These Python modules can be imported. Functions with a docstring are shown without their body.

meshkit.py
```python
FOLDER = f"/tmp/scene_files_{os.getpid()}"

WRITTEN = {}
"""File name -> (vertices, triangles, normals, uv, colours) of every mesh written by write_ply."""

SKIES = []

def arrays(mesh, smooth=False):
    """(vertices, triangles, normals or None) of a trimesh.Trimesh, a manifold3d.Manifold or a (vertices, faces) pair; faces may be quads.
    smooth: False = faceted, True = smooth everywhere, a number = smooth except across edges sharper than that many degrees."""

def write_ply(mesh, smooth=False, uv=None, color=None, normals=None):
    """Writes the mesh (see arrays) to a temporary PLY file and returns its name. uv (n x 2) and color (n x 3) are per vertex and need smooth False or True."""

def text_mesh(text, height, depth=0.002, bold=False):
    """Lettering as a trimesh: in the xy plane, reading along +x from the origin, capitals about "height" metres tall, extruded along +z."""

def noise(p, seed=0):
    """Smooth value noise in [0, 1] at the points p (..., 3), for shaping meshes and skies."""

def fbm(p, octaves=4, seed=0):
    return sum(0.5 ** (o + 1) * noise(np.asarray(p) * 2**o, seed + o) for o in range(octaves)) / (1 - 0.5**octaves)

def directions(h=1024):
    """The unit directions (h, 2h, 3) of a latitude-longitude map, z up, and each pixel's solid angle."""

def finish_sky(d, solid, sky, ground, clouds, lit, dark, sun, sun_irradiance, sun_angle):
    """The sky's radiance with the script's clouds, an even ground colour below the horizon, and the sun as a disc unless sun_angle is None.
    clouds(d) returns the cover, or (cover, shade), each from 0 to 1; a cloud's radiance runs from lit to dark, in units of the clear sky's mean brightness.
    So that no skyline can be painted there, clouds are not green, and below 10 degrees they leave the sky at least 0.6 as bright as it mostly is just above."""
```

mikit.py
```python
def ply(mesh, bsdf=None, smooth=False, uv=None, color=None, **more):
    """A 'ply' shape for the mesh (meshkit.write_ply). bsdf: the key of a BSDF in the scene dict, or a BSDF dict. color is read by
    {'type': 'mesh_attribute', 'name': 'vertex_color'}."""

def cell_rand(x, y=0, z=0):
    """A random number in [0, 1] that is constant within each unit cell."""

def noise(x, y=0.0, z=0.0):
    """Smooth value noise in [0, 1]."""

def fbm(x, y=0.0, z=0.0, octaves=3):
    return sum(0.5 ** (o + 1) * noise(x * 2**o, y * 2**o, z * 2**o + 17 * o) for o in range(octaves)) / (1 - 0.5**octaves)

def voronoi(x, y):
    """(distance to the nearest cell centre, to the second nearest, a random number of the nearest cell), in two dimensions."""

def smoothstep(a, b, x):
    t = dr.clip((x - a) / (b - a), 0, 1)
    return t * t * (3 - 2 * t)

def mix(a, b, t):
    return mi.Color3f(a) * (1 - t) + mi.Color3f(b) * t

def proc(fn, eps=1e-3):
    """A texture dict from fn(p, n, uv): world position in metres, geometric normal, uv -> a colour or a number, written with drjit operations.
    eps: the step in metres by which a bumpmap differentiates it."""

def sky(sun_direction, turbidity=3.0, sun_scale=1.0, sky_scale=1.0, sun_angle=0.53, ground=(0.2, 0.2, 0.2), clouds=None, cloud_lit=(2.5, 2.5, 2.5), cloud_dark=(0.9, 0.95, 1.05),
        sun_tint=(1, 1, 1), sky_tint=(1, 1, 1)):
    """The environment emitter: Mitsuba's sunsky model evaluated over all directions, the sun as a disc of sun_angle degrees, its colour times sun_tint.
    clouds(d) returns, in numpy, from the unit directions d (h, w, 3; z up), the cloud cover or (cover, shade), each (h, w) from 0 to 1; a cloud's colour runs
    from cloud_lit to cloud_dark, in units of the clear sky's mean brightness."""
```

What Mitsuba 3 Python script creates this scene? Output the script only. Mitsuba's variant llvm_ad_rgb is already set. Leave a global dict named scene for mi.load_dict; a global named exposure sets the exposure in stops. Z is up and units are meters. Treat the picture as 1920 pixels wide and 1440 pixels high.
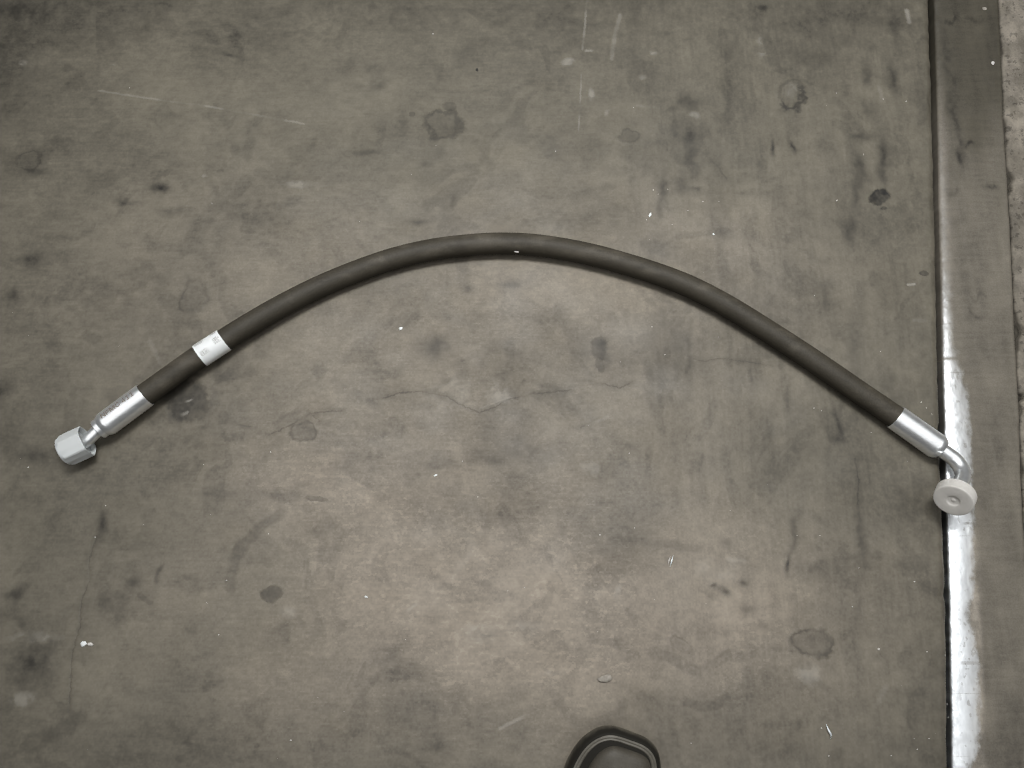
import math, random
import numpy as np
import trimesh, shapely
from shapely import affinity
from shapely.geometry import Polygon, LineString, Point
import drjit as dr
import mitsuba as mi
import mikit, meshkit
from mikit import proc, noise, fbm, voronoi, smoothstep, mix
from scipy.interpolate import CubicSpline, PchipInterpolator

T = mi.ScalarTransform4f
rng = np.random.default_rng(7)
random.seed(7)
scene, labels = {}, {}

# ------------------------------------------------------------------ camera, lamps, exposure
H, PITCH, FOV = 1.10, math.radians(15.0), 66.0
sp, cp = math.sin(PITCH), math.cos(PITCH)
FWD, UP, RIGHT = np.array([0, sp, -cp]), np.array([0, cp, sp]), np.array([1.0, 0, 0])
CAM = np.array([0, 0, H])
FOC = 960 / math.tan(math.radians(FOV / 2))
scene['camera'] = {'type': 'perspective', 'fov': FOV, 'fov_axis': 'x', 'near_clip': 0.05, 'far_clip': 60.0,
                   'to_world': T().look_at(origin=CAM.tolist(), target=(CAM + FWD).tolist(), up=UP.tolist())}
exposure = 0.88
def lamp(key, x, y, z, sx, sy, power, label, tint=(1, 1, 1)):
    scene[key] = {'type': 'rectangle', 'to_world': T().translate([x, y, z]).rotate([1, 0, 0], 180).scale([sx / 2, sy / 2, 1]),
                  'bsdf': {'type': 'diffuse', 'reflectance': {'type': 'rgb', 'value': [.6, .6, .6]}},
                  'emitter': {'type': 'area', 'radiance': {'type': 'rgb', 'value': [power * t for t in tint]}}}
    labels[key] = {'label': label, 'category': 'ceiling lamp'}
lamp('ceiling_lamp', 0.06, 0.86, 1.95, 0.9, 0.4, 19.5, 'bright workshop lamp hanging straight above the hose', (1.0, 1.0, 0.99))
lamp('fill_light', 0.3, 0.5, 3.8, 7.0, 6.0, 0.62, 'wide pale fill light added unseen high above the floor', (1.0, 1.0, 1.0))  # wide panel added as ambient fill, not a known fitting

# ------------------------------------------------------------------ helpers
def P(px, py, z=0.0):
    """The point at height z that the photograph shows at pixel (px, py)."""
    d = FWD + RIGHT * ((px - 960) / FOC) - UP * ((py - 720) / FOC)
    return CAM + d * ((z - H) / d[2])
def S(px, py):
    """Metres per pixel on the floor there."""
    return np.linalg.norm(P(px + 1, py) - P(px, py))
def add(key, mesh, bsdf, smooth=False, uv=None, **lab):
    base, k, n = key, key, 0
    while k in scene:
        n += 1; k = f'{base}_{n:03d}'
    scene[k] = mikit.ply(mesh, bsdf, smooth, uv=uv)
    if lab: labels[k] = lab
    return k
def thing(key, label, category, group=None):
    labels[key] = {'label': label, 'category': category}
    if group: labels[key]['group'] = group
    return key
def frames(path):
    t = np.gradient(path, axis=0); t /= np.linalg.norm(t, axis=1, keepdims=True)
    n = np.zeros_like(t); u = np.array([0, 0, 1.0]); u -= t[0] * (u @ t[0]); n[0] = u / np.linalg.norm(u)
    for i in range(1, len(t)):
        u = n[i - 1] - t[i] * (n[i - 1] @ t[i]); n[i] = u / np.linalg.norm(u)
    return t, n, np.cross(t, n)
def tube(path, radius, seg=40, caps=True, wob=None):
    path = np.asarray(path, float); r = np.broadcast_to(radius, len(path)).astype(float)
    t, n, b = frames(path); a = np.arange(seg) * 2 * np.pi / seg
    ring = n[:, None] * np.cos(a)[None, :, None] + b[:, None] * np.sin(a)[None, :, None]
    rr = r[:, None] * np.ones(seg)
    if wob is not None: rr = rr + wob(path[:, None] + ring * rr[..., None])
    v = (path[:, None] + ring * rr[..., None]).reshape(-1, 3)
    i, j = np.meshgrid(np.arange(len(path) - 1), np.arange(seg), indexing='ij'); j2 = (j + 1) % seg
    q = np.stack([i * seg + j, (i + 1) * seg + j, (i + 1) * seg + j2, i * seg + j2], -1).reshape(-1, 4)
    f = np.vstack([q[:, [0, 2, 1]], q[:, [0, 3, 2]]])
    if caps:
        v = np.vstack([v, path[:1], path[-1:]]); c0, c1 = len(v) - 2, len(v) - 1; L = (len(path) - 1) * seg
        k = np.arange(seg); k2 = (k + 1) % seg
        f = np.vstack([f, np.stack([k * 0 + c0, k2, k], 1), np.stack([k * 0 + c1, L + k, L + k2], 1)])
    m = trimesh.Trimesh(v, f, process=False); m.fix_normals(); return m
def lathe(profile, origin, axis, seg=64):
    """profile: (radius, distance along the axis) pairs."""
    m = trimesh.creation.revolve(np.asarray(profile, float), sections=seg)
    z = np.asarray(axis, float) / np.linalg.norm(axis)
    x = np.cross([0.3, 0.2, 1.0], z); x /= np.linalg.norm(x)
    M = np.eye(4); M[:3, 0], M[:3, 1], M[:3, 2], M[:3, 3] = x, np.cross(z, x), z, origin
    m.apply_transform(M); m.fix_normals(); return m
def grid_uv(m): return np.asarray(m.vertices)[:, :2].copy()

# ------------------------------------------------------------------ stains, cracks and painted corner shade of the floor: where they lie on it
STAIN_SHADE = [  # px, py, rx, ry (photo pixels), turn, kind, strength
 (830, 234, 35, 33, 0, 'ring', .30), (830, 236, 33, 30, 0, 'fill', .10), (840, 200, 14, 9, 0, 'fill', .22), (773, 214, 8, 6, 0, 'fill', .25),
 (1183, 254, 22, 17, 0, 'fill', .15), (1183, 254, 21, 16, 0, 'ring', .18), (1484, 176, 26, 32, 0, 'ring', .42), (1482, 170, 18, 20, 0, 'pale', .16),
 (1646, 371, 22, 15, -.3, 'fill', .62), (1657, 392, 6, 4, 0, 'fill', .4),
 (1122, 655, 17, 23, .1, 'fill', .30), (1124, 684, 9, 17, 0, 'fill', .28), (1136, 668, 13, 22, 0, 'soft', .26), (1128, 650, 9, 12, 0, 'soft', .2), (815, 647, 30, 21, -.5, 'soft', .34),
 (364, 555, 24, 30, .1, 'ring', .28), (364, 555, 24, 28, .1, 'soft', .10), (60, 489, 20, 17, 0, 'soft', .42), (25, 549, 16, 14, 0, 'soft', .38),
 (55, 302, 26, 22, 0, 'ring', .22), (70, 322, 30, 8, .1, 'soft', .25), (298, 352, 18, 9, .1, 'soft', .55), (232, 380, 20, 11, .2, 'soft', .5), (320, 398, 26, 8, .1, 'soft', .25),
 (350, 750, 50, 46, .5, 'fill', .34), (335, 745, 40, 30, .6, 'soft', .22), (375, 735, 22, 12, .4, 'fill', .16), (330, 772, 22, 24, 0, 'fill', .14), (440, 690, 42, 29, 0, 'fill', .16), (418, 706, 10, 10, 0, 'soft', .15),
 (570, 808, 26, 17, .1, 'ring', .22), (570, 808, 22, 14, 0, 'fill', .1), (510, 1113, 19, 17, 0, 'fill', .36), (28, 1111, 17, 17, 0, 'soft', .42), (38, 1172, 10, 12, 0, 'soft', .25),
 (58, 1255, 50, 38, 0, 'soft', .34), (60, 1246, 9, 8, 0, 'soft', .2), (1522, 1205, 43, 25, .05, 'ring', .30), (1524, 1208, 40, 23, 0, 'fill', .14), (1276, 1206, 20, 14, .4, 'ring', .14), (1276, 1206, 20, 14, 0, 'soft', .12),
 (1560, 792, 24, 38, .1, 'fill', .16), (1572, 800, 5, 28, -.1, 'soft', .32), (1570, 822, 16, 7, 0, 'soft', .25), (1245, 645, 48, 82, 0, 'fill', .13), (1294, 645, 6, 48, 0, 'soft', .18), (1293, 690, 6, 20, .2, 'soft', .22),
 (1290, 250, 38, 90, 0, 'fill', .14), (1288, 193, 37, 12, 0, 'soft', .26), (1260, 245, 10, 14, 0, 'soft', .3), (1293, 255, 17, 12, .2, 'soft', .36), (1296, 300, 17, 26, 0, 'soft', .30), (1278, 345, 12, 18, 0, 'soft', .3), (1305, 352, 11, 5, .1, 'soft', .34),
 (1300, 217, 15, 10, 0, 'pale', .14), (1240, 356, 9, 24, 0, 'soft', .34), (1236, 395, 8, 18, 0, 'soft', .25),
 (1656, 292, 9, 34, .1, 'soft', .42), (1611, 310, 11, 34, -.25, 'soft', .36), (1620, 258, 20, 9, 0, 'soft', .34), (1622, 135, 9, 25, 0, 'soft', .36), (1673, 150, 9, 32, 0, 'soft', .40), (1675, 40, 8, 34, 0, 'soft', .30), (1606, 360, 8, 40, .1, 'soft', .32), (1600, 425, 10, 22, .3, 'soft', .3), (1652, 330, 10, 22, 0, 'soft', .32), (1624, 205, 10, 18, 0, 'soft', .25),
 (1452, 278, 3.5, 15, .1, 'soft', .5), (1485, 275, 3.5, 14, -.15, 'soft', .46), (1468, 1070, 0.1, 0.1, 0, 'soft', 0), (1490, 1000, 8, 45, .25, 'soft', .30), (1478, 1060, 4, 18, .3, 'soft', .42), (1614, 1000, 10, 52, 0, 'soft', .30),
 (190, 985, 9, 26, 0, 'soft', .38), (300, 1075, 5, 18, .15, 'soft', .3), (252, 1090, 14, 12, 0, 'soft', .34), (225, 1125, 55, 22, -.2, 'soft', .22), (590, 935, 23, 6, .08, 'fill', .24), (690, 284, 22, 7, 0, 'soft', .34), (800, 305, 10, 7, 0, 'soft', .2),
 (790, 415, 18, 7, 0, 'soft', .28), (850, 375, 6, 12, .2, 'soft', .2), (710, 160, 14, 12, 0, 'soft', .28), (755, 235, 12, 22, 0, 'soft', .22), (895, 131, 3.5, 3.5, 0, 'fill', .6), (1690, 545, 0.1, .1, 0, 'soft', 0), (1734, 515, 9, 5, 0, 'fill', .42),
 (1035, 270, 20, 22, 0, 'soft', .18), (1110, 275, 24, 16, 0, 'soft', .16), (1355, 440, 15, 10, 0, 'soft', .22), (1430, 15, 9, 6, 0, 'soft', .4), (960, 530, 60, 14, 0, 'soft', .13), (880, 540, 12, 8, 0, 'soft', .22), (955, 535, 22, 6, 0, 'soft', .22),
 (60, 855, 42, 18, .1, 'soft', .32), (5, 735, 18, 18, 0, 'soft', .35), (445, 65, 10, 10, 0, 'soft', .3), (430, 102, 24, 5, .2, 'soft', .32), (30, 15, 60, 22, 0, 'soft', .25), (10, 110, 40, 60, 0, 'soft', .2),
 (1395, 1095, 8, 5, 0, 'soft', .4), (1355, 1105, 12, 7, .4, 'soft', .4), (1338, 1097, 7, 4, 0, 'soft', .34), (1365, 1015, 11, 10, 0, 'soft', .22), (1400, 1140, 16, 8, 0, 'soft', .2), (820, 1395, 16, 12, 0, 'soft', .28), (1000, 840, 60, 18, .1, 'soft', .14), (905, 858, 45, 12, 0, 'soft', .18), (1010, 855, 30, 22, .4, 'soft', .14),
 (1530, 110, 60, 20, 0, 'soft', .16), (1600, 30, 70, 20, 0, 'soft', .18), (1800, 265, 16, 8, 0, 'soft', .4), (1690, 1300, 30, 8, 0, 'soft', .1), (1590, 440, 10, 24, 0, 'soft', .2), (1550, 560, 12, 40, 0, 'soft', .22), (1600, 640, 14, 60, 0, 'soft', .18),
 (1066, 118, 13, 12, 0, 'pale', .20), (1206, 145, 11, 9, 0, 'pale', .22), (1111, 178, 7, 14, 0, 'pale', .2), (1100, 95, 10, 5, 0, 'pale', .22), (1226, 97, 8, 6, 0, 'pale', .22), (1140, 210, 8, 7, 0, 'pale', .18), (41, 119, 10, 8, 0, 'pale', .25), (212, 121, 9, 6, 0, 'pale', .18), (397, 383, 4, 2.5, 0, 'pale', .5), (384, 332, 6, 4, 0, 'pale', .25),
 (1425, 90, 9, 26, 0, 'pale', .18), (1650, 175, 6, 20, 0, 'pale', .14), (1518, 1262, 34, 22, 0, 'pale', .18), (1780, 1000, .1, .1, 0, 'pale', 0), (410, 1240, .1, .1, 0, 'pale', 0), (60, 1195, 46, 14, 0, 'pale', .22), (40, 1310, 26, 14, 0, 'pale', .2), (855, 735, 60, 40, 0, 'pale', .1),
 (940, 735, 34, 26, 0, 'pale', .16), (1340, 1070, 66, 30, .15, 'pale', .10), (1105, 882, 40, 16, .1, 'pale', .12), (895, 1190, 42, 20, 0, 'pale', .16), (980, 1180, 40, 18, 0, 'pale', .12), (1162, 1118, 9, 20, 0, 'pale', .26), (1035, 1262, 18, 5, 0, 'pale', .28), (540, 1148, 24, 12, 0, 'pale', .14), (560, 346, 40, 10, .1, 'pale', .14), (850, 1010, 120, 60, 0, 'pale', .06),
 (40, 20, 230, 70, 0, 'soft', .24), (0, 150, 70, 180, 0, 'soft', .18), (150, 1430, 330, 60, 0, 'soft', .12), (20, 1330, 90, 160, 0, 'soft', .08), (1620, 1440, 260, 50, 0, 'soft', .08), (960, -20, 900, 90, 0, 'soft', .20), (980, 90, 460, 80, 0, 'soft', .09), (352, 749, 9, 3.5, -.4, 'pale', .3), (345, 773, 8, 3.5, -.6, 'pale', .4), (1600, 60, 150, 60, 0, 'soft', .12), (60, 850, 80, 120, 0, 'soft', .10)]  # the broad soft entries paint light falloff into corners and edges
WORN_LIT = [(960, 590, 430, 160, .32), (1010, 1160, 450, 230, .78), (760, 800, 300, 120, .20), (700, 980, 260, 110, .24), (1350, 480, 170, 130, .12), (860, 400, 330, 110, .10), (1290, 900, 190, 240, .10), (300, 560, 300, 190, .12)]  # wear, with the sheen and brighter middle painted in as well
CRACK = [  # points, half width in metres, strength
 ([(695, 752), (725, 745), (750, 736), (790, 734), (838, 743), (862, 758), (900, 774), (926, 764), (955, 748), (1000, 739), (1072, 731)], .0011, .42),
 ([(1108, 715), (1163, 727), (1186, 716)], .0011, .42), ([(1300, 672), (1322, 678), (1345, 672), (1400, 678), (1450, 686)], .0009, .3),
 ([(505, 815), (545, 797), (580, 776), (610, 772), (640, 770)], .0011, .34), ([(575, 770), (600, 790)], .001, .25), ([(378, 803), (420, 793), (470, 800)], .0010, .24),
 ([(182, 1005), (167, 1050), (168, 1090), (153, 1125), (150, 1175), (136, 1225), (132, 1300), (130, 1335)], .0010, .34),
 ([(1330, 295), (1345, 312), (1362, 335)], .0016, .34), ([(1328, 240), (1335, 270)], .0018, .25), ([(1602, 860), (1610, 900), (1608, 945)], .0013, .4),
 ([(1090, 802), (1118, 785)], .0014, .3), ([(1650, 1225), (1662, 1240), (1668, 1262)], .0009, .3), ([(385, 925), (470, 930), (530, 928), (578, 908)], .0024, .2)]
SMEAR = [([(528, 962), (495, 985), (460, 1020), (438, 1055), (430, 1100)], .0085, .26), ([(265, 1115), (282, 1130)], .004, .25), ([(1310, 1030), (1200, 1015), (1150, 1012)], .006, .16), ([(1500, 1060), (1740, 1050)], .01, .12), ([(60, 1392), (150, 1350)], .012, .2)]
SCRATCH = [([(185, 170), (250, 180), (320, 190), (400, 201), (500, 219), (570, 232)], .0018, .22), ([(1100, 0), (1096, 60), (1092, 92)], .0018, .24), ([(1163, 28), (1152, 70), (1147, 110)], .0034, .16), ([(1090, 140), (1088, 190), (1085, 245)], .0014, .2),
 ([(938, 1366), (965, 1352), (990, 1340)], .0022, .28), ([(1196, 198), (1235, 202)], .0024, .14), ([(1700, 20), (1705, 42)], .0034, .34), ([(1703, 534), (1714, 533)], .0018, .6), ([(1715, 600), (1735, 601)], .003, .2), ([(1365, 1048), (1395, 1052)], .003, .2), ([(850, 1082), (880, 1040)], .003, .08),
 ([(900, 765), (955, 745)], .0012, .08), ([(765, 1145), (780, 1133)], .002, .2), ([(1122, 790), (1140, 782)], .0022, .22), ([(280, 640), (300, 680)], .003, .10), ([(1660, 1290), (1640, 1330)], .004, .08)]

def w_patch(s):
    c = P(s[0], s[1]); k = S(s[0], s[1])
    g = {'fill': 1.25, 'soft': 1.5, 'ring': 1.5, 'pale': .9}[s[5]]
    return c[0], c[1], max(s[2], .2) * k, max(s[3], .2) * k, -s[4], s[5], min(s[6] * g, .8)
STAIN_SHADES = [w_patch(s) for s in STAIN_SHADE if s[6] > 0]
WORN_LITS = [(*P(a, b)[:2], rx * S(a, b), ry * S(a, b), k) for a, b, rx, ry, k in WORN_LIT]
def w_line(l): return ([P(*q)[:2] for q in l[0]], l[1], l[2])
CRACKS, SMEARS, SCRATCHES = ([w_line(l) for l in L] for L in (CRACK, SMEAR, SCRATCH))

def warp(p, amp, freq):
    return p.x + (fbm(p.x * freq, p.y * freq, 3.1) - .5) * amp, p.y + (fbm(p.x * freq, p.y * freq, 9.7) - .5) * amp
def ell(x, y, s):
    c, n = math.cos(s[4]), math.sin(s[4])
    u, v = ((x - s[0]) * c + (y - s[1]) * n) / s[2], ((y - s[1]) * c - (x - s[0]) * n) / s[3]
    return dr.sqrt(u * u + v * v)
def seg_dist(x, y, pts):
    best = mi.Float(9)
    for a, b in zip(pts[:-1], pts[1:]):
        d = b - a; L = float(d @ d)
        t = dr.clip(((x - a[0]) * float(d[0]) + (y - a[1]) * float(d[1])) / L, 0, 1)
        best = dr.minimum(best, dr.square(x - a[0] - t * float(d[0])) + dr.square(y - a[1] - t * float(d[1])))
    return dr.sqrt(best)

def floor_color(p, n, uv):
    wx, wy = warp(p, .022, 42.0)
    fx, fy = warp(p, .006, 170.0)
    x, y = (wx * .6 + fx * .4), (wy * .6 + fy * .4)
    # broad worn and grimy areas, light falloff from the middle painted in too
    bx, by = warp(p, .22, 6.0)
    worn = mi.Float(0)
    for a, b, rx, ry, k in WORN_LITS:
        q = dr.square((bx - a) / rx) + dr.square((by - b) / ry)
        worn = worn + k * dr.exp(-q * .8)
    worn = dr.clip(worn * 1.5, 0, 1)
    cloud = fbm(p.x * 7, p.y * 9, 1.0, octaves=4)
    streak = fbm(bx * 14 + p.x * 4, by * 50 + p.y * 6, 5.0, octaves=3)
    vstreak = fbm(p.x * 60, p.y * 7, 8.0, octaves=3)
    patch = smoothstep(.42, .6, fbm(p.x * 16 + 3, p.y * 20, 12.0, octaves=4))
    mott = fbm(p.x * 70, p.y * 80, 2.0, octaves=3)
    grain = noise(p.x * 460, p.y * 460, 4.0)
    grit = noise(p.x * 230, p.y * 230, 14.0); spot = smoothstep(.56, .70, fbm(bx * 30, by * 26, 51.0, octaves=4))
    side = smoothstep(.05, .30, p.x + (cloud - .5) * .3)
    rub = fbm(p.x * 45 + bx * 12, p.y * 330, 61.0, octaves=3) * (1 - side) + fbm(p.x * 300, p.y * 36 + by * 10, 63.0, octaves=3) * side
    vdark = smoothstep(.52, .74, fbm(p.x * 48 + (cloud - .5) * 1.5, p.y * 7, 66.0, octaves=4)) * smoothstep(.12, .24, p.x) * smoothstep(-.05, .3, p.y) * smoothstep(.3, .6, mott)
    tone = 1 + (rub - .5) * (.19 - .02 * side) - vdark * .19 + (cloud - .5) * .48 + (streak - .5) * .2 + (vstreak - .5) * .26 * smoothstep(.0, .35, p.x) + (mott - .5) * .26 + (grain - .5) * .16 + (grit - .5) * .11 + (patch - .5) * .08 - spot * .15
    crust = smoothstep(.60, .74, fbm(p.x * 150, p.y * 230, 6.0, octaves=3)) * smoothstep(.28, .5, fbm(p.x * 9, p.y * 12, 21.0)) * (.25 + .75 * worn)
    tone = tone + crust * .17
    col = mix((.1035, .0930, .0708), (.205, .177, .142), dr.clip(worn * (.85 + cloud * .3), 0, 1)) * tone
    dark, pale = mi.Float(1), mi.Float(0)
    n1, n2 = fbm(p.x * 55, p.y * 55, 31.0, octaves=2) - .5, fbm(p.x * 190, p.y * 190, 33.0, octaves=2) - .5
    rag, inner = n1 * 1.1 + n2 * .5, .62 + .76 * fbm(p.x * 120, p.y * 120, 36.0, octaves=3)
    breakup = smoothstep(.25, .62, noise(p.x * 40, p.y * 40, 41.0))
    for s in STAIN_SHADES:
        d = ell(x, y, s) + rag * (.55 if min(s[2], s[3]) > .009 else .3)
        if s[5] == 'fill': dark = dark * (1 - s[6] * inner * (1 - smoothstep(.72, 1.08, d)))
        elif s[5] == 'soft': dark = dark * (1 - s[6] * inner * dr.exp(-dr.square(dr.maximum(d, 0)) * .95))
        elif s[5] == 'ring': dark = dark * (1 - s[6] * (dr.exp(-dr.square((d - .92) / .16)) + .18 * (1 - smoothstep(.8, 1, d))) * (.4 + .6 * breakup))
        else: pale = pale + s[6] * (1 - smoothstep(.2, 1.2, d)) * (.15 + .5 * breakup + .9 * smoothstep(.45, .65, mott))
    ragx, ragy = warp(p, .004, 260.0)
    for pts, w, k in CRACKS:
        d = seg_dist(ragx, ragy, pts)
        dark = dark * (1 - k * .72 * (.2 + .8 * breakup) * (1 - smoothstep(w * .2, w * 1.5, d))) * (1 - .12 * dr.exp(-dr.square(d / (w * 5))))
    for pts, w, k in SMEARS: dark = dark * (1 - k * (1 - smoothstep(w * .5, w * 1.3, seg_dist(x, y, pts))))
    for pts, w, k in SCRATCHES: pale = pale + k * .8 * (.15 + .85 * breakup) * (.4 + mott) * (1 - smoothstep(w * .2, w * 1.7, seg_dist(ragx * .6 + p.x * .4, ragy * .6 + p.y * .4, pts)))
    return mix(col * dark, (.42, .40, .36), dr.clip(pale, 0, .8))
def floor_rough(p, n, uv):
    return dr.clip(.60 + (fbm(p.x * 18, p.y * 24, 3.0) - .5) * .3, .3, .8)
RELIEF = [s for s in STAIN_SHADES if s[5] in ('ring',) or (s[5] == 'fill' and s[6] > .3)]
def floor_height(p, n, uv):
    h = fbm(p.x * 60, p.y * 75, 2.0, octaves=4) * .0004 + fbm(p.x * 300, p.y * 380, 7.0, octaves=2) * .00012 + fbm(p.x * 8, p.y * 9, 1.0) * .002
    x, y = warp(p, .014, 60.0)
    for s in RELIEF: h = h + .0003 * dr.exp(-dr.square((ell(x, y, s) - .95) / .16))
    ragx, ragy = warp(p, .004, 260.0)
    for pts, w, k in CRACKS[:7]: h = h - .0003 * (1 - smoothstep(w * .4, w * 2, seg_dist(ragx, ragy, pts)))
    return h
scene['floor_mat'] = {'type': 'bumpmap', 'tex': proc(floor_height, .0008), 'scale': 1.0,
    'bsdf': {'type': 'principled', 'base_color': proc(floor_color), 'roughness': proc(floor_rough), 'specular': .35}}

# ------------------------------------------------------------------ the setting
EDGE_SLAB = [(1743, -60), (1745, 0), (1754, 300), (1761, 600), (1770, 900), (1779, 1200), (1783, 1440), (1785, 1520)]
EDGE_STRIP = [(1752.5, -60), (1755, 0), (1763, 300), (1769, 600), (1777, 900), (1785, 1200), (1788, 1440), (1789, 1520)]
EDGE_OUT = [(1871, -60), (1873, 0), (1880, 150), (1884, 260), (1890, 350), (1897, 480), (1904, 640), (1911, 760), (1916, 900), (1920, 990), (1938, 1300), (1946, 1520)]
def edge(points):
    """x of the edge as a function of y, in metres, straight on beyond the frame."""
    q = np.array([P(*a)[:2] for a in points]); q = q[np.argsort(q[:, 1])]
    f = PchipInterpolator(q[:, 1], q[:, 0])
    k0, k1 = (q[3, 0] - q[0, 0]) / (q[3, 1] - q[0, 1]), (q[-1, 0] - q[-4, 0]) / (q[-1, 1] - q[-4, 1])
    def g(y):
        y = np.asarray(y, float); c = np.clip(y, q[0, 1], q[-1, 1])
        return f(c) + np.where(y < c, k0 * (y - c), k1 * (y - c))
    return g
xs_slab, xs_strip, xs_out = edge(EDGE_SLAB), edge(EDGE_STRIP), edge(EDGE_OUT)
Y0, Y1 = -2.0, 3.2
yy = np.r_[np.linspace(Y0, -.36, 12), np.arange(-.35, 1.35, .0022), np.linspace(1.36, Y1, 12)]
def jit(freq, amp, seed, y=yy): return (meshkit.fbm(np.stack([y * freq, y * 0 + seed, y * 0], -1), 4, seed) - .5) * 2 * amp
def sheet(cols, skirt=None):
    """A strip of quads between polylines that run along y; cols: (n, 3) arrays from left to right."""
    v = np.concatenate(cols); n, k = len(cols[0]), len(cols)
    i, j = np.meshgrid(np.arange(n - 1), np.arange(k - 1), indexing='ij')
    q = np.stack([j * n + i, (j + 1) * n + i, (j + 1) * n + i + 1, j * n + i + 1], -1).reshape(-1, 4)
    return trimesh.Trimesh(v, np.vstack([q[:, [0, 1, 2]], q[:, [0, 2, 3]]]), process=False)
def col(x, z, y=yy): return np.stack([np.broadcast_to(x, len(y)).astype(float), y, np.broadcast_to(z, len(y)).astype(float)], 1)
# the big floor plate: top, worn rounded arris, side of the gap
ej = xs_slab(yy) + jit(60, .0012, 3) + jit(9, .0014, 5)
chip = np.maximum(0, jit(35, .009, 11) - .0035) * (yy < .25)
m = sheet([col(-3.0, 0), col(-1.0, 0), col(ej - .013 - chip * 1.6, 0), col(ej - .007 - chip, -.0014), col(ej - .0025 - chip, -.0045), col(ej - chip * .5, -.010), col(ej, -.05)])
add('floor', m, 'floor_mat', smooth=True, uv=grid_uv(m), kind='structure', label='worn grey floor under the hose with dark stains and cracks', category='floor')

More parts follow.
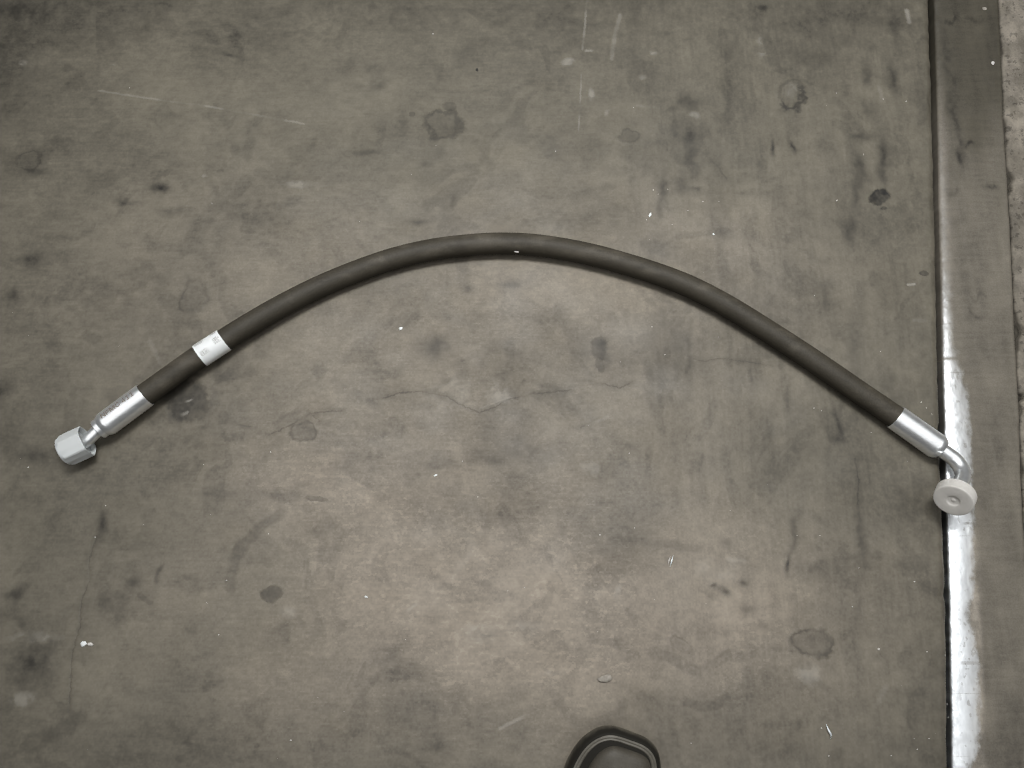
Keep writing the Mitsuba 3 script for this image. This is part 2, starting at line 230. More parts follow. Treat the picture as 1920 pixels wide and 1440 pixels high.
def strip_dist(p):
    x0, y0 = P(1755, 0)[:2]; x1, y1 = P(1788, 1440)[:2]
    return p.x - (float(x0) + (p.y - float(y0)) * float((x1 - x0) / (y1 - y0)))
WEAR = [(-60, 3), (0, 4), (150, 5), (250, 7), (330, 14), (430, 16), (560, 17), (650, 19), (668, 24), (700, 33), (760, 43), (840, 46), (960, 46), (1060, 46), (1120, 42), (1150, 33), (1180, 40), (1240, 52), (1330, 50), (1400, 47), (1435, 34), (1480, 20)]
WEARY = [(P(1790, a)[1], w * S(1790, a)) for a, w in WEAR]
def wear_mask(p):
    d = strip_dist(p)
    w = mi.Float(WEARY[0][1])
    for (ya, wa), (yb, wb) in zip(WEARY[:-1], WEARY[1:]):
        w = dr.select(p.y < float(ya), float(wa) + (float(wb) - float(wa)) * dr.clip((float(ya) - p.y) / float(ya - yb), 0, 1), w)
    e = (fbm(p.x * 150, p.y * 90, 1.0, octaves=4) - .5) * .010 + (fbm(p.x * 500, p.y * 500, 5.0) - .5) * .003
    holes = smoothstep(.66, .74, fbm(p.x * 220, p.y * 160, 12.0, octaves=3)) * smoothstep(.006, .02, d)
    nick = smoothstep(.93, .97, noise(3.0, p.y * 330, 7.0)) * smoothstep(.4, .6, noise(p.x * 60, p.y * 60, 2.0))
    ya = float(P(1790, 672)[1])
    bar = dr.exp(-dr.square((p.y - ya + (noise(p.x * 60, 0, 0) - .5) * .006) / .0028))
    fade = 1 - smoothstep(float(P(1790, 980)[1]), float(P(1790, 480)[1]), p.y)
    return dr.clip((1 - smoothstep(-.0050, .0045, d - w + e)) * (1 - .4 * holes) * (1 - .35 * nick) * (1 - .85 * bar) * (.06 + .94 * fade) * (1 - .45 * smoothstep(.35, 1.0, d / w)), 0, 1)
def strip_color(p, n, uv):
    c = fbm(p.x * 26, p.y * 20, 2.0, octaves=4); g = noise(p.x * 700, p.y * 700, 1.0); v = fbm(p.x * 90, p.y * 14, 6.0)
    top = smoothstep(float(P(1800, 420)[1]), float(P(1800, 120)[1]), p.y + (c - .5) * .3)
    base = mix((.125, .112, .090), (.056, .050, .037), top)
    d = strip_dist(p)
    w = smoothstep(.046, .034, d) * smoothstep(.02, .034, d) * smoothstep(float(P(1800, 960)[1]), float(P(1800, 1050)[1]), p.y) * fbm(p.x * 120, p.y * 50, 3.0, octaves=3)
    base = mix(base, (.30, .27, .23), dr.clip(w * 1.1, 0, 1))
    lip = (1 - smoothstep(.006, .020, d + (c - .5) * .012)) * smoothstep(float(P(1790, 80)[1]), float(P(1790, 330)[1]), p.y * 1.0)
    base = mix(base, (.165, .146, .120), lip * .8)
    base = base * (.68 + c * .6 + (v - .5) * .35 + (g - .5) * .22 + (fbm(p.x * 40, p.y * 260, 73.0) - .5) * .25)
    dark = mi.Float(1)
    for s in SPOTS: dark = dark * (1 - s[6] * fbm(p.x * 140, p.y * 90, 71.0) * 1.3 * dr.exp(-dr.square(ell(p.x + (c - .5) * .03, p.y + (v - .5) * .03, s))))
    return base * dark
SPOTS = [w_patch(s) for s in [(1780, 40, 14, 6, 0, 'soft', .5), (1828, 38, 16, 8, 0, 'soft', .35), (1798, 240, 8, 80, 0, 'soft', .4), (1823, 268, 14, 7, 0, 'soft', .55), (1800, 290, 7, 26, 0, 'soft', .45), (1862, 352, 12, 7, 0, 'soft', .55), (1795, 362, 9, 7, 0, 'soft', .4), (1833, 560, 20, 5, 0, 'soft', .25), (1835, 598, 22, 6, 0, 'soft', .28), (1860, 800, 12, 9, 0, 'soft', .2), (1785, 130, 8, 90, 0, 'soft', .3), (1900, 1420, 40, 50, 0, 'soft', .3)]]
def steel_color(p, n, uv):
    g = fbm(p.x * 300, p.y * 120, 1.0); c = fbm(p.x * 60, p.y * 40, 9.0)
    return mi.Color3f(.74, .77, .79) * (.70 + g * .22 + c * .18)
def steel_rough(p, n, uv): return dr.clip(.28 + fbm(p.x * 200, p.y * 160, 2.0, octaves=3) * .28, .1, .9)
def strip_height(p, n, uv): return fbm(p.x * 120, p.y * 90, 3.0, octaves=4) * .0008 + fbm(p.x * 600, p.y * 600, 1.0, octaves=2) * .0001
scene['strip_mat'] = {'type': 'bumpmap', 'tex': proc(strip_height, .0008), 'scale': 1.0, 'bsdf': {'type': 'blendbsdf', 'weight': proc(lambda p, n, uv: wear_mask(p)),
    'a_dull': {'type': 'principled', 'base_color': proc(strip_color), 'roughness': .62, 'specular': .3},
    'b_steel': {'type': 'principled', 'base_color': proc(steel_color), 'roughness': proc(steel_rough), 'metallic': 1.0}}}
sj = xs_strip(yy) + jit(120, .0004, 21) + jit(20, .0006, 22)
oj = xs_out(yy) + jit(40, .0008, 23)
prof = [(0, -.05), (0, -.0085), (.0006, -.0068), (.002, -.0052), (.005, -.0038), (.010, -.0025), (.016, -.0015), (.024, -.0007), (.034, -.0001), (.048, 0)]
cols = [col(sj + a, b) for a, b in prof] + [col(oj - .004, 0), col(oj - .001, -.0008), col(oj, -.003), col(oj, -.05)]
m = sheet(cols)
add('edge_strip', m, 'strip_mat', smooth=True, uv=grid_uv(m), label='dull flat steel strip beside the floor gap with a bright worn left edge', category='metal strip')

def concrete_color(p, n, uv):
    a = fbm(p.x * 45, p.y * 38, 1.0, octaves=4); b = noise(p.x * 500, p.y * 500, 2.0); c = smoothstep(.35, .75, fbm(p.x * 60, p.y * 50, 8.0, octaves=5))
    pits = smoothstep(.64, .74, fbm(p.x * 190, p.y * 190, 4.0, octaves=3))
    return mix((.130, .116, .094), (.205, .183, .152), c * .8) * (.55 + a * .9 + (b - .5) * .25) * (1 - .4 * pits)
def concrete_height(p, n, uv): return fbm(p.x * 90, p.y * 80, 1.0, octaves=4) * .003 + noise(p.x * 700, p.y * 700, 2.0) * .0004
scene['concrete_mat'] = {'type': 'bumpmap', 'tex': proc(concrete_height, .0008), 'scale': 1.0, 'bsdf': {'type': 'principled', 'base_color': proc(concrete_color), 'roughness': .8, 'specular': .3}}
notch = np.zeros_like(yy)
for py, dep, half in [(95, 3, 8), (235, 3, 16), (262, 4, 10), (335, 8, 14), (352, 6, 10), (600, 5, 14), (618, 11, 18), (640, 5, 20), (745, 8, 8), (765, 4, 12), (880, 4, 10)]:
    c, k = P(1900, py)[1], S(1900, py)
    notch = np.maximum(notch, dep * k * np.exp(-((yy - c) / (half * k)) ** 2))
cj = oj + .0013 + np.abs(jit(70, .0022, 31)) + notch
m = sheet([col(cj, -.05), col(cj, -.004), col(cj + .0012 + .4 * notch, -.0016), col(cj + .004 + .5 * np.abs(jit(50, .003, 33)), -.0002), col(cj + .02, .0002), col(3.2, .0002)])
add('concrete_ground', m, 'concrete_mat', smooth=True, uv=grid_uv(m), kind='structure', label='rough pale concrete beyond the steel strip at the right edge', category='concrete')
def gap_color(p, n, uv): return mi.Color3f(.020, .018, .014) * (.6 + .8 * fbm(p.x * 200, p.y * 120, 1.0))
scene['gap_mat'] = {'type': 'principled', 'base_color': proc(gap_color), 'roughness': .9, 'specular': .2}
ys = np.linspace(Y0, Y1, 300)
m = sheet([col(xs_slab(ys) - .05, -.045, ys), col(xs_strip(ys) + .02, -.044, ys), col(xs_out(ys) + .08, -.045, ys)])
add('gap_ground', m, 'gap_mat', kind='structure', label='dark dirt at the bottom of the floor gap', category='ground')
# dirt lying in the narrow joint between strip and concrete
m = sheet([col(oj - .0005, -.010), col(oj + .008, -.0075 + jit(80, .0015, 41)), col(oj + .02, -.010)])
def joint_color(p, n, uv): return mi.Color3f(.045, .041, .033) * (.5 + fbm(p.x * 300, p.y * 200, 1.0))
scene['joint_mat'] = {'type': 'principled', 'base_color': proc(joint_color), 'roughness': .95, 'specular': .1}
add('joint_ground', m, 'joint_mat', smooth=True, kind='structure', label='dark dirt in the joint between strip and concrete', category='ground')

# ------------------------------------------------------------------ the hose
R = .0162
def rubber_color(p, n, uv):
    a = fbm(p.x * 40, p.y * 40, p.z * 40, octaves=3); g = noise(p.x * 700, p.y * 700, p.z * 700)
    lit_dust = smoothstep(.52, .75, fbm(p.x * 25, p.y * 60, p.z * 30 + 4, octaves=4)) * smoothstep(.0, .9, n.z)
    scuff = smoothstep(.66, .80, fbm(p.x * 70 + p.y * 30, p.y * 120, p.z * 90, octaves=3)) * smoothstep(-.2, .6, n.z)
    return mix((.026, .0225, .0160), (.100, .088, .068), dr.clip((.24 + lit_dust * .34) * smoothstep(.1, .95, n.z) + scuff * .10, 0, 1)) * (.70 + a * .5 + (g - .5) * .35)  # dust plus a painted lighter top, so the lower side reads shaded
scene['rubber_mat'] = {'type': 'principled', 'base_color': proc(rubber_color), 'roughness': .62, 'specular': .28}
def metal_color(p, n, uv):
    a = fbm(p.x * 160, p.y * 160, p.z * 160, octaves=2)
    return mi.Color3f(.86, .88, .89) * (.88 + a * .18)
def metal_rough(p, n, uv): return .22 + .16 * fbm(p.x * 250, p.y * 250, p.z * 250, octaves=2)
scene['zinc_mat'] = {'type': 'principled', 'base_color': proc(metal_color), 'roughness': proc(metal_rough), 'metallic': .82}
scene['white_cap_mat'] = {'type': 'principled', 'base_color': {'type': 'rgb', 'value': [.46, .48, .48]}, 'roughness': .30, 'specular': .5}
scene['clear_cap_mat'] = {'type': 'principled', 'base_color': proc(lambda p, n, uv: mi.Color3f(.52, .505, .475) * (.92 + .16 * fbm(p.x * 120, p.y * 120, p.z * 120))), 'roughness': .32, 'specular': .5}
scene['paper_mat'] = {'type': 'principled', 'base_color': proc(lambda p, n, uv: mi.Color3f(.66, .68, .68) * (.95 + .1 * fbm(p.x * 300, p.y * 300, p.z * 300))), 'roughness': .24, 'specular': .6}
scene['print_mat'] = {'type': 'principled', 'base_color': {'type': 'rgb', 'value': [.20, .19, .175]}, 'roughness': .5}
scene['ink_mat'] = {'type': 'principled', 'base_color': {'type': 'rgb', 'value': [.16, .135, .115]}, 'roughness': .5}

upper = np.array([(255, 726), (297, 695), (345, 660), (406, 620), (468, 582), (534, 545), (605, 511), (675, 483), (725, 466), (775, 453), (869, 439), (962, 435.5), (1020, 440), (1076, 449), (1135, 462), (1191, 478), (1250, 497), (1307, 520), (1365, 550), (1422, 584), (1480, 621), (1538, 659), (1615, 712), (1697, 766)], float)
tt = np.gradient(upper, axis=0); tt /= np.linalg.norm(tt, axis=1, keepdims=True)
half = np.interp(upper[:, 0], [255, 700, 960, 1250, 1697], [23, 22, 21.2, 21.5, 22])
mid = upper + np.stack([-tt[:, 1], tt[:, 0]], 1) * half[:, None]
mid[0], mid[-1] = (272.5, 740.5), (1679, 782)
zc = np.interp(mid[:, 0], [270, 420, 600, 1500, 1680], [.0262, .0222, R + .0004, R + .0006, .0185])
pts = np.array([P(a, b, z) for (a, b), z in zip(mid, zc)])
L = np.r_[0, np.cumsum(np.linalg.norm(np.diff(pts, axis=0), axis=1))]
from scipy.interpolate import make_smoothing_spline
spl = [make_smoothing_spline(L, pts[:, k], lam=2e-6) for k in range(3)]
path = np.stack([s(np.linspace(-.004, L[-1] + .004, 420)) for s in spl], 1)
hose = thing('hydraulic_hose', 'long black rubber hose arched across the floor with silver end fittings', 'hose')
wob = lambda q: (meshkit.fbm(q * 30, 3, 2) - .5) * .0007
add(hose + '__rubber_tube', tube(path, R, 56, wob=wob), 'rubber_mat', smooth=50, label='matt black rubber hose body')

def axis3(a, b, za, zb):
    p, q = P(*a, za), P(*b, zb); d = q - p
    return p, d / np.linalg.norm(d), np.linalg.norm(d)
# left end: crimped sleeve, collar, stem, nut and cap
RF = .0179
p, d, ln = axis3((272.5, 740.5), (184, 806), .0262, .0262)
add(hose + '__crimp_sleeve', lathe([(R + .0004, .0015), (R + .0006, 0), (RF - .0003, 0), (RF, .0006), (RF, ln - .0150), (RF - .0004, ln - .0120), (.0150, ln - .0068), (.0128, ln - .0062), (.0090, ln - .0060)], p, d), 'zinc_mat', smooth=30, label='silver crimped sleeve with dark hand marked characters')
add(hose + '__collar', lathe([(.0080, ln - .0068), (.0141, ln - .0066), (.0146, ln - .0060), (.0146, ln - .0008), (.0140, ln), (.0080, ln)], p, d), 'zinc_mat', smooth=30)
e = p + d * ln
c0, c1 = P(163.5, 826.5, .0262), P(117, 848, .0272)
ca = (c1 - c0) / np.linalg.norm(c1 - c0); cl = np.linalg.norm(c1 - c0)
add(hose + '__stem', tube(np.array([e - d * .004, e, e * .6 + c0 * .4, e * .25 + c0 * .75, c0 + ca * .004, c0 + ca * .014]), [.0088, .0088, .0085, .0085, .0088, .0088], 40), 'zinc_mat', smooth=40)
add(hose + '__swivel_nut', lathe([(.0088, .006), (.0185, .006), (.0195, .007), (.0195, .030), (.0088, .030)], c0, ca, seg=6), 'zinc_mat')
RC = .0219
cap_prof = [(.0203, .0008), (.0206, 0), (RC - .0003, 0), (RC, .0005), (RC, cl * .5), (RC - .0006, cl - .006), (RC - .0022, cl - .0018), (RC - .0048, cl), (0, cl + .0006), (0, cl - .0016), (.0195, cl - .003), (.0202, cl * .5), (.0203, .0008)]
cap = lathe(cap_prof, c0, ca, 120)
u = np.array([.10, -.25, 1.0]); u -= ca * (u @ ca); u /= np.linalg.norm(u); b = np.cross(ca, u)
q = np.array(cap.vertices) - c0; h, x, y = q @ ca, q @ u, q @ b
r, th = np.hypot(x, y), np.arctan2(y, x)
flat = np.cos(np.pi / 6) / np.cos((th + np.pi / 6) % (np.pi / 3) - np.pi / 6) * 1.075   # six moulded flats, the corners rounded off
k = np.where(r > .0204, np.clip(h / .004, .75, 1), 0) * np.clip((cl - h) / .003, .4, 1)
r = np.where(r > .0204, np.maximum(r * (1 + k * (np.minimum(flat, 1.045) - 1)), .0206), r)
cap.vertices = c0 + h[:, None] * ca + (u * np.cos(th)[:, None] + b * np.sin(th)[:, None]) * r[:, None]
add(hose + '__end_cap', cap, 'white_cap_mat', smooth=14, label='greyish white six sided plastic cap over the left fitting')

def wrap(mesh, o, axis, side, rad, thick, up_ref):
    """Bends flat lettering (x along the axis, y round it) onto a cylinder; side: angle of the baseline from straight up."""
    m = trimesh.remesh.subdivide_to_size(np.array(mesh.vertices), np.array(mesh.faces), .0015)
    v = m[0]
    u = np.array(up_ref, float); u -= axis * (u @ axis); u /= np.linalg.norm(u); b = np.cross(u, axis)
    ang = side + v[:, 1] / rad
    r = rad + thick * (v[:, 2] > v[:, 2].max() * .5) - .0001 * (v[:, 2] <= v[:, 2].max() * .5)
    q = o + axis * v[:, :1] + (u * np.cos(ang)[:, None] + b * np.sin(ang)[:, None]) * r[:, None]
    out = trimesh.Trimesh(q, m[1], process=False); out.fix_normals(); return out
# marks read from left to right, so along -d
t = meshkit.text_mesh('NPMC 411', .0076, .0002, bold=True)
t.apply_scale([1.0, 1, 1]); w = t.extents[0]; t.apply_translation([-t.bounds[0][0], 0, 0]); t.apply_scale([.052 / w, 1, 1])
o = p + d * (ln - .0175)
def sideangle(axis, target):  # the angle on wrap()'s circle that points towards target
    u = np.array([0, 0, 1.0]); u -= axis * (u @ axis); u /= np.linalg.norm(u); b = np.cross(u, axis)
    return math.atan2(target @ b, target @ u)
ax = -d
north = np.cross(np.array([0, 0, 1.0]), ax); 
ang0 = sideangle(ax, north * math.sin(.06) + np.array([0, 0, 1]) * math.cos(.06))
add(hose + '__crimp_sleeve__marking', wrap(t, o, ax, ang0, RF, .00012, [0, 0, 1]), 'ink_mat', label='dark characters NPMC 411 on the left sleeve')

# the white label wound round the hose
i0 = np.argmin(np.linalg.norm(path - P(376, 668, .0195), axis=1)); i1 = np.argmin(np.linalg.norm(path - P(419, 637, .0185), axis=1))
lp = path[i0:i1 + 1]; lp = np.stack([np.interp(np.linspace(0, 1, 30), np.linspace(0, 1, len(lp)), lp[:, k]) for k in range(3)], 1)
la = (lp[-1] - lp[0]); ll = np.linalg.norm(la); la /= ll
RL = R + .0011
tub = lathe([(R - .001, 0), (RL, 0), (RL, ll), (R - .001, ll)], lp[0], la, 72)
add(hose + '__paper_label', tub, 'paper_mat', smooth=30, label='white paper label wound round the black hose')
lnorth = np.cross(np.array([0, 0, 1.0]), la)
def lab_ang(a): return sideangle(la, lnorth * math.sin(a) + np.array([0, 0, 1]) * math.cos(a))
def prints(rows, a_top, x0, h, seed):
    r = np.random.default_rng(seed); boxes = []
    for k in range(rows):
        x = 0
        while x < h:
            wd = r.uniform(.0008, .0028)
            b = trimesh.creation.box([min(wd, h - x + .0003), .0009, .0001]); b.apply_translation([x + wd / 2, -k * .0016, .00005]); boxes.append(b); x += wd + r.uniform(.0005, .0011)
    return wrap(trimesh.util.concatenate(boxes), lp[0] + la * x0, la, lab_ang(a_top), RL, .00012, [0, 0, 1])
add(hose + '__paper_label__printing', prints(5, -.20, .004, .0115, 1), 'print_mat', label='small grey lines of print')
add(hose + '__paper_label__printing', prints(6, .15, ll - .0120, .0085, 2), 'print_mat')
add(hose + '__paper_label__printing', prints(4, .80, .003, .013, 3), 'print_mat')
add(hose + '__paper_label__printing', prints(3, .85, ll - .0115, .009, 4), 'print_mat')

# right end: sleeve, elbow and round cap
p, d, ln = axis3((1679, 782), (1765, 843), .0185, .0200)
add(hose + '__crimp_sleeve', lathe([(R + .0002, .0015), (R + .0004, 0), (RF - .0003, 0), (RF, .0006), (RF, ln - .0085), (RF - .0005, ln - .0060), (.0150, ln - .0010), (.0142, ln), (.0090, ln)], p, d), 'zinc_mat', smooth=30, label='plain silver crimped sleeve of the right end')
RT = .0101
nrm = np.array([-.60, -.66, .46]); nrm /= np.linalg.norm(nrm)
e = p + d * ln
bend = .026; s0 = .0135
corner_in = e + d * s0
nn = nrm - d * (nrm @ d); nn /= np.linalg.norm(nn)
ctr = corner_in + nn * bend
turn = math.acos(np.clip(d @ nrm, -1, 1))
arc = [ctr - nn * bend * math.cos(a) + d * bend * math.sin(a) for a in np.linspace(0, turn, 22)]
disc_front = P(1785.5, 932, .058)
TAIL = .0275
elb = np.vstack([e - d * .003, e, e + d * s0 * .5, arc, arc[-1] + nrm * (TAIL + .006)])
add(hose + '__elbow_tube', tube(elb, RT, 48), 'zinc_mat', smooth=40, label='shiny bent silver tube turning upward')
top = arc[-1] + nrm * TAIL
RD, TH = .0248, .0180
add(hose + '__flange_collar', lathe([(RT - .001, 0), (.0185, 0), (.0195, .001), (.0195, .008), (RT - .001, .008)], top, nrm), 'zinc_mat', smooth=30)
disc_prof = [(.0205, .0), (RD - .0012, 0), (RD, .0012), (RD, TH - .0030), (RD - .0008, TH - .0010), (RD - .0026, TH), (.0120, TH - .0004), (.0092, TH - .0006), (.0082, TH - .0009), (.0072, TH - .0016), (.0062, TH - .0021), (.0030, TH - .0022), (.0022, TH - .0016), (0, TH - .0015), (0, TH - .0048), (.0205, TH - .0035), (.0205, 0)]
add(hose + '__end_cap', lathe(disc_prof, top + nrm * .0035, nrm, 72), 'clear_cap_mat', smooth=35, label='round cream plastic disc cap on the right elbow')
def px(q):
    q = q - CAM; z = q @ FWD; return (960 + FOC * (q @ RIGHT) / z).round(1), (720 - FOC * (q @ UP) / z).round(1)
print('elbow', px(arc[-1]), 'disc px', px(top + nrm * (TH + .0035)), 'back', px(top + nrm * .0035)); print('disc centre', top + nrm * (TH + .0035), 'wanted', disc_front, 'n', nrm, 'turn', math.degrees(turn))

# ------------------------------------------------------------------ the shoe
def leather_color(p, n, uv): return mi.Color3f(.062, .056, .044) * (.65 + .5 * fbm(p.x * 80, p.y * 80, p.z * 80, octaves=4) + .2 * noise(p.x * 900, p.y * 900, p.z * 900))
scene['leather_mat'] = {'type': 'twosided', 'bsdf': {'type': 'principled', 'base_color': proc(leather_color), 'roughness': .6, 'specular': .4}}
scene['rim_mat'] = {'type': 'twosided', 'bsdf': {'type': 'principled', 'base_color': proc(lambda p, n, uv: mi.Color3f(.105, .098, .081) * (.7 + .6 * fbm(p.x * 150, p.y * 150, p.z * 150))), 'roughness': .45, 'specular': .5}}
def sole_color(p, n, uv):
    d = fbm(p.x * 110, p.y * 110, p.z * 110, octaves=3)
    return mix((.015, .014, .011), (.098, .089, .070), smoothstep(.15, 1.0, uv.y + (d - .5) * .5) * (.75 + .4 * d))  # paler towards the ground, painting the soft edge of a shadow
scene['sole_mat'] = {'type': 'twosided', 'bsdf': {'type': 'principled', 'base_color': proc(sole_color), 'roughness': .8, 'specular': .2}}
ZR = .052
rim_px = [(1079, 1446), (1086, 1430), (1098, 1409), (1114, 1392), (1130, 1383), (1146, 1380.5), (1164, 1384), (1186, 1392), (1207, 1401), (1222, 1413), (1231, 1428), (1235, 1446)]
front = np.array([P(*q, ZR)[:2] for q in rim_px])
# the rest of the outline, behind the frame's lower edge
back = np.array([[front[-1][0] + .004, -.26], [front[-1][0] + .001, -.31], [front[-1][0] - .012, -.37], [front[-1][0] - .016, -.43], [front[-1][0] - .030, -.465], [front[-1][0] - .055, -.478], [front[-1][0] - .080, -.465], [front[-1][0] - .095, -.43], [front[0][0] - .012, -.37], [front[0][0] - .016, -.31], [front[0][0] - .010, -.26]])
ring = np.vstack([front, back]); ring = np.vstack([ring, ring[:1]])
tl = np.r_[0, np.cumsum(np.linalg.norm(np.diff(ring, axis=0), axis=1))]
cs = CubicSpline(tl, ring, bc_type='periodic'); outline = cs(np.linspace(0, tl[-1], 260)[:-1])
shoe_poly = Polygon(outline).buffer(0)
def ringpts(off, n=240):
    g = shoe_poly.buffer(off); 
    if g.geom_type != 'Polygon': g = max(g.geoms, key=lambda q: q.area)
    g = g.exterior; c0 = np.array(shoe_poly.centroid.coords[0])
    s0 = g.project(Point(c0[0], 5)); 
    return np.array([g.interpolate((s0 + k / n * g.length) % g.length).coords[0] for k in range(n)])
def loft(levels, close_top=False, close_bottom=False, n=240):
    rings = [np.column_stack([ringpts(o, n), np.full(n, z)]) if not callable(z) else (lambda q: np.column_stack([q, z(q)]))(ringpts(o, n)) for o, z in levels]
    v = np.concatenate(rings); k = len(rings); f = []
    i, j = np.meshgrid(np.arange(k - 1), np.arange(n), indexing='ij'); j2 = (j + 1) % n
    q = np.stack([i * n + j, i * n + j2, (i + 1) * n + j2, (i + 1) * n + j], -1).reshape(-1, 4)
    f = np.vstack([q[:, [0, 1, 2]], q[:, [0, 2, 3]]]); a = np.arange(n); a2 = (a + 1) % n
    for flag, r in ((close_bottom, 0), (close_top, k - 1)):
        if flag:
            v = np.vstack([v, rings[r].mean(0)]); c = len(v) - 1
            f = np.vstack([f, np.stack([a + r * n, a2 + r * n, a * 0 + c], 1)])
    m = trimesh.Trimesh(v, f, process=False); m.fix_normals(); return m
shoe = thing('shoe', 'toe of a dark grey shoe with a pale double rim', 'shoe')
ytoe = outline[:, 1].max()
spring = lambda z: (lambda q: z + .026 * np.clip((q[:, 1] - (ytoe - .085)) / .085, 0, 1) ** 2)
sole_levels = [(-.010, spring(.0)), (.003, spring(.0005)), (.0088, spring(.003)), (.0094, spring(.0055)), (.0082, spring(.010)), (.0062, spring(.016)), (.0040, spring(.021)), (.002, spring(.0255)), (-.006, spring(.0265))]  # flared wide to stand in for the soft shadow round the toe
sole = loft(sole_levels, True, True)
sole_uv = np.zeros((len(sole.vertices), 2)); sole_uv[:240 * 9, 1] = np.repeat([1, 1, 1, .85, .55, .28, .08, 0, 0], 240)
add(shoe + '__sole', sole, 'sole_mat', smooth=True, uv=sole_uv, label='black rubber sole turned up at the toe, lower edge painted paler like a fading shadow')
add(shoe + '__rim', loft([(-.010, spring(.022)), (.0006, spring(.0215)), (.0016, spring(.0235)), (.0010, spring(.0262)), (-.0012, spring(.0272)), (-.0022, spring(.0262)), (-.0030, spring(.0264)), (-.0044, spring(.0275)), (-.0056, spring(.0268)), (-.0062, spring(.0250)), (-.0095, spring(.020))], False, False), 'rim_mat', smooth=45, label='pale double piped rim round the toe')
def dome(z): return lambda q: z + .020 * np.clip((q[:, 1] - (ytoe - .085)) / .085, 0, 1) ** 2 + .030 * np.clip((ytoe - .06 - q[:, 1]) / .12, 0, 1)
vamp = loft([(-.0066, dome(.018)), (-.0090, dome(.017)), (-.0102, dome(.024)), (-.0112, dome(.034)), (-.0135, dome(.040)), (-.018, dome(.044)), (-.024, dome(.047)), (-.032, dome(.049))], True, False); vamp.apply_translation([.0040, -.0005, 0])
add(shoe + '__upper', vamp, 'leather_mat', smooth=60, label='brownish grey suede upper inside the rim')

# ------------------------------------------------------------------ small things lying about
def flake_color(c): return {'type': 'principled', 'base_color': {'type': 'rgb', 'value': c}, 'roughness': .4, 'specular': .6}
scene['flake_mat'] = flake_color([.60, .62, .62]); scene['shaving_mat'] = {'type': 'principled', 'base_color': {'type': 'rgb', 'value': [.82, .86, .88]}, 'roughness': .35, 'metallic': .6}
scene['crumb_mat'] = {'type': 'principled', 'base_color': proc(lambda p, n, uv: mi.Color3f(.50, .48, .45) * (.6 + .6 * noise(p.x * 900, p.y * 900, 1.0))), 'roughness': .8}
scene['pebble_mat'] = {'type': 'principled', 'base_color': proc(lambda p, n, uv: mi.Color3f(.24, .22, .19) * (.6 + .8 * fbm(p.x * 300, p.y * 300, 1.0))), 'roughness': .85}
def lump(px, py, lx, ly, h, turn, seed, z=0.0, n=40, rough=.35):
    """An irregular little piece lx by ly photo pixels and h metres high on the floor."""
    r = np.random.default_rng(seed); k = S(px, py); c = P(px, py, z)
    q = r.normal(size=(n, 3)); q /= np.linalg.norm(q, axis=1, keepdims=True); q *= 1 - rough * r.random((n, 1))
    q *= [lx * k / 2, ly * k / 2, h / 2]; a = -turn
    q = q @ np.array([[math.cos(a), math.sin(a), 0], [-math.sin(a), math.cos(a), 0], [0, 0, 1]])
    m = trimesh.Trimesh(q).convex_hull; m.apply_translation(c + [0, 0, h / 2 - .0003]); return m
def ribbon(pts, w, h, twist=0.0, seed=0):
    q = np.array([P(a, b, 0) for a, b in pts]); n = 14
    s = np.linspace(0, 1, n); q = np.stack([np.interp(s, np.linspace(0, 1, len(q)), q[:, k]) for k in range(3)], 1)
    q[:, 2] = .0008 + h * np.sin(s * np.pi) ** 1.0
    return tube(q, w * np.sin(np.clip(s * np.pi, .25, np.pi - .25)), 8)
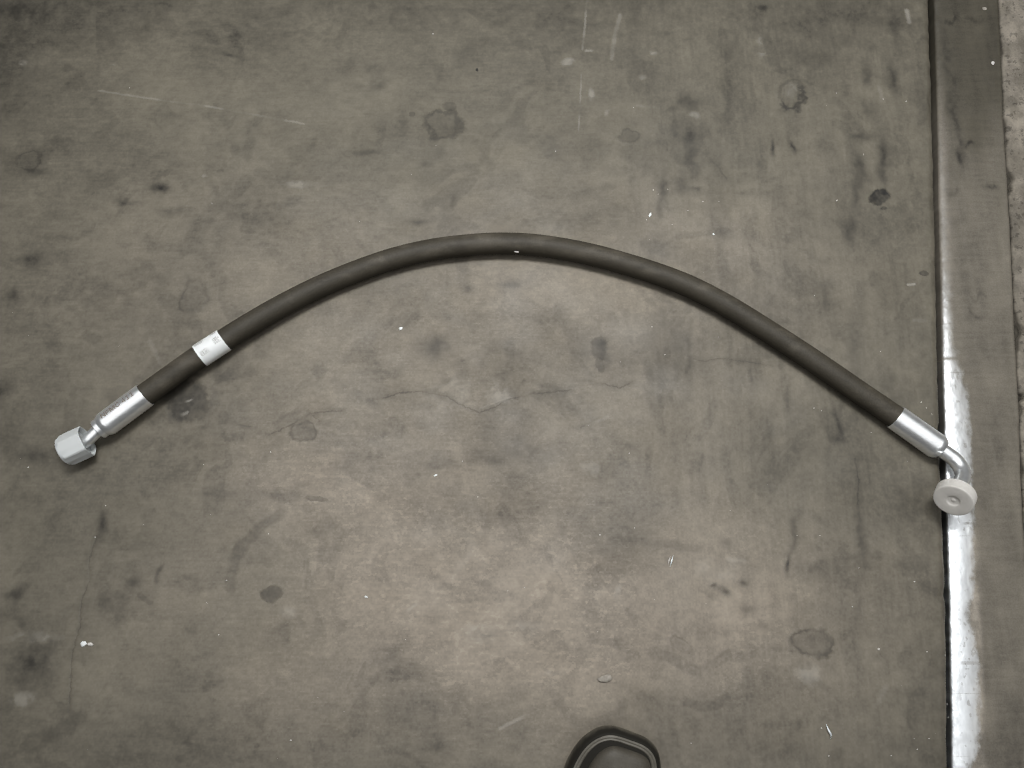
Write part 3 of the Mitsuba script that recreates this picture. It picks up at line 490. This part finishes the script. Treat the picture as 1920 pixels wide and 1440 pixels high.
for key, mesh, mat, lab, cat in [
    ('metal_chip', lump(1219, 403, 5, 12, .0016, .35, 1), 'flake_mat', 'shiny white chip on the floor above the right half of the hose', 'chip'),
    ('metal_chip', lump(752, 616, 12, 8, .0022, -.4, 2, n=18), 'flake_mat', 'white crumpled flake lying under the left half of the hose arch', 'chip'),
    ('metal_chip', lump(817, 891, 9, 4, .0014, -.5, 3), 'flake_mat', 'small white chip on the floor below the crack at the middle', 'chip'),
    ('metal_chip', lump(687, 1119, 9, 4, .0013, .3, 4), 'flake_mat', 'small white chip on the lower floor left of centre', 'chip'),
    ('plastic_strip', ribbon([(1262, 1041), (1259, 1052), (1256, 1062)], .0010, .0012), 'shaving_mat', 'thin clear sliver, right one of a parallel pair on the lower floor', 'sliver'),
    ('plastic_strip', ribbon([(1257, 1042), (1254, 1051), (1252, 1059)], .0008, .0008), 'crumb_mat', 'thin dull sliver, left one of a parallel pair on the lower floor', 'sliver'),
    ('metal_shaving', ribbon([(1548, 1357), (1552, 1368), (1557, 1377), (1557, 1385)], .0015, .0020), 'shaving_mat', 'bright curved sliver of metal on the lower right floor', 'shaving'),
    ('crumb', lump(158, 1207, 13, 12, .0035, .2, 5), 'flake_mat', 'bright white crumb on the lower left floor', 'crumb'),
    ('crumb', lump(170, 1208, 14, 8, .0022, .1, 6), 'crumb_mat', 'dull beige crumb touching the white crumb on its right', 'crumb'),
    ('crumb', lump(1338, 439, 5, 5, .0015, .1, 7), 'flake_mat', 'tiny white speck above the right half of the hose', 'crumb'),
    ('crumb', lump(1861, 119, 9, 10, .003, .1, 8, z=0), 'crumb_mat', 'pale round crumb on the upper part of the steel strip', 'crumb'),
    ('crumb', lump(1846, 17, 10, 9, .002, .1, 9, z=0), 'pebble_mat', 'dull grey crumb at the top end of the steel strip', 'crumb'),
    ('crumb', lump(1647, 1217, 6, 5, .002, .1, 10), 'crumb_mat', 'small pale crumb on the floor at the lower right', 'crumb'),
    ('pebble', lump(1134, 1272, 32, 15, .0050, -.2, 11, n=60, rough=.25), 'pebble_mat', 'flat buff pebble on the floor above the shoe', 'pebble'),
    ('paint_flake', lump(968.5, 472, 11, 5, .0014, .15, 14, z=R * 1.35), 'crumb_mat', 'pale flake stuck to the lower side of the hose at its crown', 'flake'),
    ('paint_flake', lump(1013, 451, 8, 6, .0012, .1, 15, z=R * 1.93), 'crumb_mat', 'pale flake stuck on top of the hose right of its crown', 'flake'),
    ('paint_flake', lump(1352, 562, 8, 7, .0010, .1, 16, z=R * 1.95), 'pebble_mat', 'dull flake on top of the right half of the hose', 'flake')]:
    add(key, mesh, mat, smooth=False, label=lab, category=cat)
# grit too small to count
r = np.random.default_rng(42); bits = []
known = [(1252, 355), (1234, 364), (1225, 356), (1318, 378), (1348, 378), (1290, 395), (1568, 174), (1656, 186), (1699, 190), (1619, 290), (1569, 376), (1727, 754), (1737, 765), (1747, 777), (1651, 659), (1633, 811), (1701, 865), (1540, 770), (1526, 765), (1246, 665), (1222, 613), (1180, 850), (867, 865), (896, 932), (1190, 990), (1125, 1003), (178, 1007), (425, 1088), (388, 1130), (410, 1190), (596, 1307), (545, 1388), (503, 1001), (382, 871), (198, 948), (53, 876), (507, 847), (952, 1108), (1610, 1065), (1598, 1137), (1715, 1091), (1537, 1004), (1714, 1385), (1720, 1405), (1671, 1417), (1742, 1385), (1554, 1417), (1540, 1365), (1755, 1375), (1772, 1228), (1776, 1320), (1778, 1345), (1738, 1222), (1042, 284), (1212, 412), (1260, 421), (1527, 554), (1415, 626)]
for a, b in known + [(r.uniform(0, 1740), r.uniform(0, 1440)) for _ in range(35)]:
    s = r.uniform(2.2, 3.9) if (a, b) in known else r.uniform(1.2, 2.6)
    bits.append(lump(a, b, s * r.uniform(.8, 1.6), s, .0010, r.uniform(0, 3), int(r.integers(1e6)), n=12))
add('grit', trimesh.util.concatenate(bits), 'crumb_mat', kind='stuff', label='tiny pale specks of grit scattered over the grey floor', category='grit')
